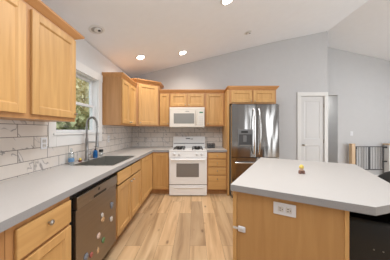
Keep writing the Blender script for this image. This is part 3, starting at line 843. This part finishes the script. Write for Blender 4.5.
# child-safety latch wrapped round the island corner
t = thing('cabinet_latch', 'white child-safety latch strapped round the left edge of the island', 'latch', iworld(.074, .0275, .593), IA)
MB().box(-.027, .027, -.014, 0, -.021, .021, .007, 3).build('latch_body', M['outlet'], t)
MB().box(-.012, .012, -.0165, -.0135, -.009, .009, .003).build('button', M['outlet_face'], t)
m = MB(); m.box(-.064, -.027, -.010, -.0062, -.008, .008, .001)
m.build('strap', M['outlet_face'], t)
# toy on the island
tx, ty = .985, 1.60
t = thing('toy_figurine', 'tiny yellow-topped brown toy figure standing on the island', 'toy', (tx, ty, .9145))
MB().lathe([(.012, 0), (.015, .004), (.013, .028), (.006, .032)], (-.013, 0, 0), 12).build('foot', M['brown'], t, True)
MB().lathe([(.012, 0), (.015, .004), (.013, .028), (.006, .032)], (.015, -.002, 0), 12).build('foot', M['brown'], t, True)
MB().lathe([(.010, .026), (.016, .032), (.016, .048), (.010, .054)], n=14).build('body', M['skin_toy'], t, True)
MB().lathe([(.019, .052), (.021, .056), (.017, .072), (.009, .082), (.002, .084)], n=14).build('hat', M['yellow'], t, True)

# ------------------------------------------------------------------ bar stools on the seating side of the island
def barrel_stool(label, u, v, rot=0):
    """local +x is the back of the stool, seat opens towards -x"""
    t = thing('bar_stool', label, 'stool', iworld(u, v), IA+rot, 'black bar stools at the island')
    Wd, Lf, Rb = .25, -.225, .25
    path = []
    path.append((Lf, -Wd)); path.append((Lf*.5, -Wd)); path.append((0, -Wd))
    for k in range(1, 16):
        a = -PI/2 + PI*k/16; path.append((Rb*.9*math.cos(a), Wd*math.sin(a)))
    path += [(0, Wd), (Lf*.5, Wd), (Lf, Wd)]
    n = len(path); bm = MB(); rings = []
    th = .05
    for i, (x, y) in enumerate(path):
        a = path[max(0, i-1)]; b_ = path[min(n-1, i+1)]
        tx_, ty_ = b_[0]-a[0], b_[1]-a[1]; l = math.hypot(tx_, ty_); nx, ny = -ty_/l, tx_/l   # inward
        s = max(0.0, min(1.0, x/(Rb*.9))); s = s*s*(3-2*s)
        top_ = .748 + .19*s
        fl = .025*s
        sec = [(0, .40), (-fl*.5, .60), (-fl, top_-.025), (-fl+.012, top_-.006), (th*.5-fl, top_), (th-fl-.012, top_-.006), (th-fl, top_-.025), (th, .60), (th, .40)]
        rings.append([bm.bm.verts.new((x+nx*o, y+ny*o, z)) for o, z in sec])
    for A, B in zip(rings, rings[1:]):
        for k in range(len(A)): bm.bm.faces.new((A[k], A[(k+1) % len(A)], B[(k+1) % len(A)], B[k]))
    bm.bm.faces.new(rings[0]); bm.bm.faces.new(rings[-1][::-1])
    shell = bm.build('back_shell', M['leather'], t, True)
    m = MB()
    for sy in (-1, 1):
        for x in (-.090, -.048):
            m.lathe([(.0045, 0), (.0045, .002*sy), (.003, .004*sy), (.001, .0045*sy)], (x, sy*Wd, .580), 8, 'y')
    m.build('rivets', M['nickel'], shell, True)
    MB().box(-.235, .165, -.195, .195, .50, .62, .03, 3).build('seat_cushion', M['leather'], t, True)
    MB().box(-.20, .15, -.190, .190, .42, .499, .005).build('seat_base', M['black'], t)
    for sx, sy in ((-1, -1), (-1, 1), (1, -1), (1, 1)):
        x, y = (-.17 if sx < 0 else .10), sy*.155
        m = MB(); m.poly([(x+sx*.03-.013, y+sy*.02-.013, 0), (x+sx*.03+.013, y+sy*.02-.013, 0), (x+sx*.03+.013, y+sy*.02+.013, 0), (x+sx*.03-.013, y+sy*.02+.013, 0)],
                         [(x-.018, y-.018, .419), (x+.018, y-.018, .419), (x+.018, y+.018, .419), (x-.018, y+.018, .419)])
        m.build('leg', M['black'], t)
    m = MB(); m.tube([(-.188, -.166, .17), (-.188, .166, .17)], .009, 8); m.tube([(.12, -.166, .17), (.12, .166, .17)], .009, 8)
    m.build('footrest', M['black'], t)
    return t
barrel_stool('black leather bar stool tucked under the near clipped corner of the island', .925, .47)
barrel_stool('black leather bar stool farther along the right side of the island', 1.05, 1.0)

# ------------------------------------------------------------------ outlets, switch
def plate(name, label, loc, rot, kind, cat):
    t = thing(name, label, cat, loc, rot)
    MB().box(-.036, .036, -.006, 0, -.058, .058, .003).build('cover_plate', M['outlet'], t)
    if kind == 'switch': MB().box(-.016, .016, -.010, -.0058, -.032, .032, .003).build('rocker', M['outlet'], t)
    else:
        for z in (-.022, .022):
            o = MB().box(-.017, .017, -.0085, -.0058, z-.016, z+.016, .004).build('receptacle', M['outlet_face'], t)
            m = MB(); m.box(-.008, -.005, -.0092, -.0084, z-.003, z+.007); m.box(.005, .008, -.0092, -.0084, z-.003, z+.007); m.build('slots', M['outlet_hole'], o)
plate('wall_outlet', 'white outlet on the marble tiles left of the window', (XL+.0105, 1.725, 1.185), L90, 'outlet', 'outlet')
plate('wall_outlet', 'white outlet on the marble tiles right of the window', (XL+.0105, 3.02, 1.16), L90, 'outlet', 'outlet')
plate('light_switch', 'white light switch on the far grey wall above the gate', (4.262, YF-.0005, 1.222), 0, 'switch', 'switch')

# ------------------------------------------------------------------ stair gate and posts
GY = 4.60
t = thing('newel_post', 'bare pine newel post left of the black gate', 'post', (4.175, GY, 0))
MB().box(-.044, .050, -.045, .045, 0, .945, .004).build('post', M['post_wood'], t)
MB().box(-.048, .054, -.049, .049, .9455, .957, .003).build('cap', M['post_wood'], t)
t = thing('half_wall', 'white half wall with a pine cap right of the gate', 'half wall', (5.095, GY, 0))
MB().box(0, .95, -.06, .06, 0, .925, .003).build('wall_body', M['white_trim'], t)
MB().box(-.02, .97, -.08, .08, .9255, .957, .004).build('cap', M['post_wood'], t)
t = thing('baby_gate', 'black metal baby gate between pine post and white half wall', 'gate', (4.25, GY, 0))
g0, g1, gz0, gz1 = .0, .80, .255, .885
def leaf_frame(name, x0, x1, y):
    m = MB()
    m.box(x0, x1, y-.010, y+.010, gz1-.022, gz1, .003); m.box(x0, x1, y-.010, y+.010, gz0, gz0+.022, .003)
    m.box(x0, x0+.020, y-.010, y+.010, gz0+.022, gz1-.022, .003); m.box(x1-.022, x1, y-.010, y+.010, gz0+.022, gz1-.022, .003)
    f = m.build(name, M['gate_metal'], t)
    n = int((x1-x0)/.072)
    for k in range(1, n):
        x = x0+.01+(x1-x0-.02)*k/n
        MB().tube([(x, y, gz0+.02), (x, y, gz1-.02)], .0034, 8).build('bar', M['gate_metal'], f, True)
leaf_frame('swing_leaf', .02, .385, 0); leaf_frame('fixed_leaf', .388, .765, 0)
for z in (.84, .30):
    MB().box(-.012, .045, -.022, .022, z-.028, z+.028, .008).build('hinge', M['black'], t)
MB().box(.745, .84, -.020, .020, gz1-.045, gz1-.002, .006).build('latch', M['black'], t)
MB().box(.745, .84, -.016, .016, .47, .50, .004).build('latch', M['black'], t)

# ------------------------------------------------------------------ ceiling lights
def can_light(label, x, y, lit, s=1.0, power=29):
    a = math.atan(.248) if x < 1.72 else math.atan(.206)
    t = thing('recessed_light', label, 'ceiling light', (x, y, ceil_z(x)-.001), 0, 'recessed ceiling lights')
    t.rotation_euler = (0, -a, 0)
    MB().lathe([(.068*s, -.002), (.070*s, -.010), (.096*s, -.004), (.096*s, -.0005), (.068*s, -.0005)], n=28).build('trim_ring', M['white_trim'], t, True)
    if lit:
        MB().lathe([(.066*s, -.001), (.066*s, -.006), (.002, -.008)], n=24).build('lens', M['lamp'], t, True)
        l = bpy.data.lights.new('recessed_lamp', 'SPOT'); l.energy = power; l.spot_size = 2.5; l.spot_blend = .7; l.shadow_soft_size = .06; l.color = (1.0, .90, .78)
        o = bpy.data.objects.new('recessed_lamp', l); o.location = (x, y, ceil_z(x)-.03); COL.objects.link(o)
    else:
        MB().lathe([(.066*s, -.001), (.066*s, -.003), (.002, -.004)], n=24).build('baffle', M['off_bulb'], t, True)
        MB().lathe([(.046*s, -.004), (.046*s, -.016), (.036*s, -.024), (.002, -.020)], (.012, 0, 0), 20).build('eyeball', M['white_trim'], t, True)
        MB().lathe([(.018*s, -.0235), (.018*s, -.026), (.001, -.026)], (.030, 0, 0), 12).build('bulb', M['black'], t, True)
can_light('lit recessed ceiling light nearest the corner cabinet', -1.03, 3.28, True)
can_light('lit recessed ceiling light above the range', -.25, 3.52, True)
can_light('lit recessed ceiling light at the top edge of the picture', .437, 2.325, True)
can_light('unlit recessed ceiling light near the big wall cabinet', -1.29, 2.27, False)
can_light('small unlit recessed ceiling light above the refrigerator', 1.03, 3.36, False, .75)

# ------------------------------------------------------------------ garden outside the window
struct('ground', MB().box(-14, XL-.13, -2, 16, -.6, -.5), M['grass'])
def tree(label, x, y, r, h, mat, seed, n=1500, cz=None):
    rnd = random.Random(seed)
    t = thing('tree', label, 'tree', (x, y, -.5), 0, 'trees outside the window')
    MB().tube([(0, 0, 0), (.05, .03, h*.35), (-.03, .02, h*.75)], [.10, .08, .03], 8).build('trunk', M['bark'], t, True)
    bm = MB(); cz = cz or h*.6
    for _ in range(n):
        d = Vector((rnd.gauss(0, 1), rnd.gauss(0, 1), rnd.gauss(0, 1))).normalized() * (rnd.random()**.4)
        p = Vector((d.x*r, d.y*r, cz+d.z*(h-cz)))
        q = Matrix.Rotation(rnd.random()*6.3, 3, 'Z') @ Matrix.Rotation(rnd.random()*6.3, 3, 'X')
        s = .10+.09*rnd.random()
        vs = [bm.bm.verts.new(p + q @ Vector(c_)) for c_ in ((0, -s, 0), (s*.55, 0, s*.12), (0, s, 0), (-s*.55, 0, s*.12))]
        bm.bm.faces.new(vs)
    bm.build('foliage', mat, t)
tree('green leafy shrub low in the window', -4.4, 6.1, 1.1, 2.7, M['leaf_green'], 3, 1700, 1.5)
tree('golden leafed tree filling the middle of the window', -6.2, 9.3, 1.6, 5.0, M['leaf_gold'], 4, 2200, 2.9)
tree('pale leafed tree in the upper part of the window', -9.7, 13.6, 2.5, 7.4, M['leaf_pale'], 5, 2600, 4.4)
tree('tall green tree standing left of the pale one', -11.2, 8.6, 2.2, 6.4, M['leaf_green'], 6, 1900, 3.8)
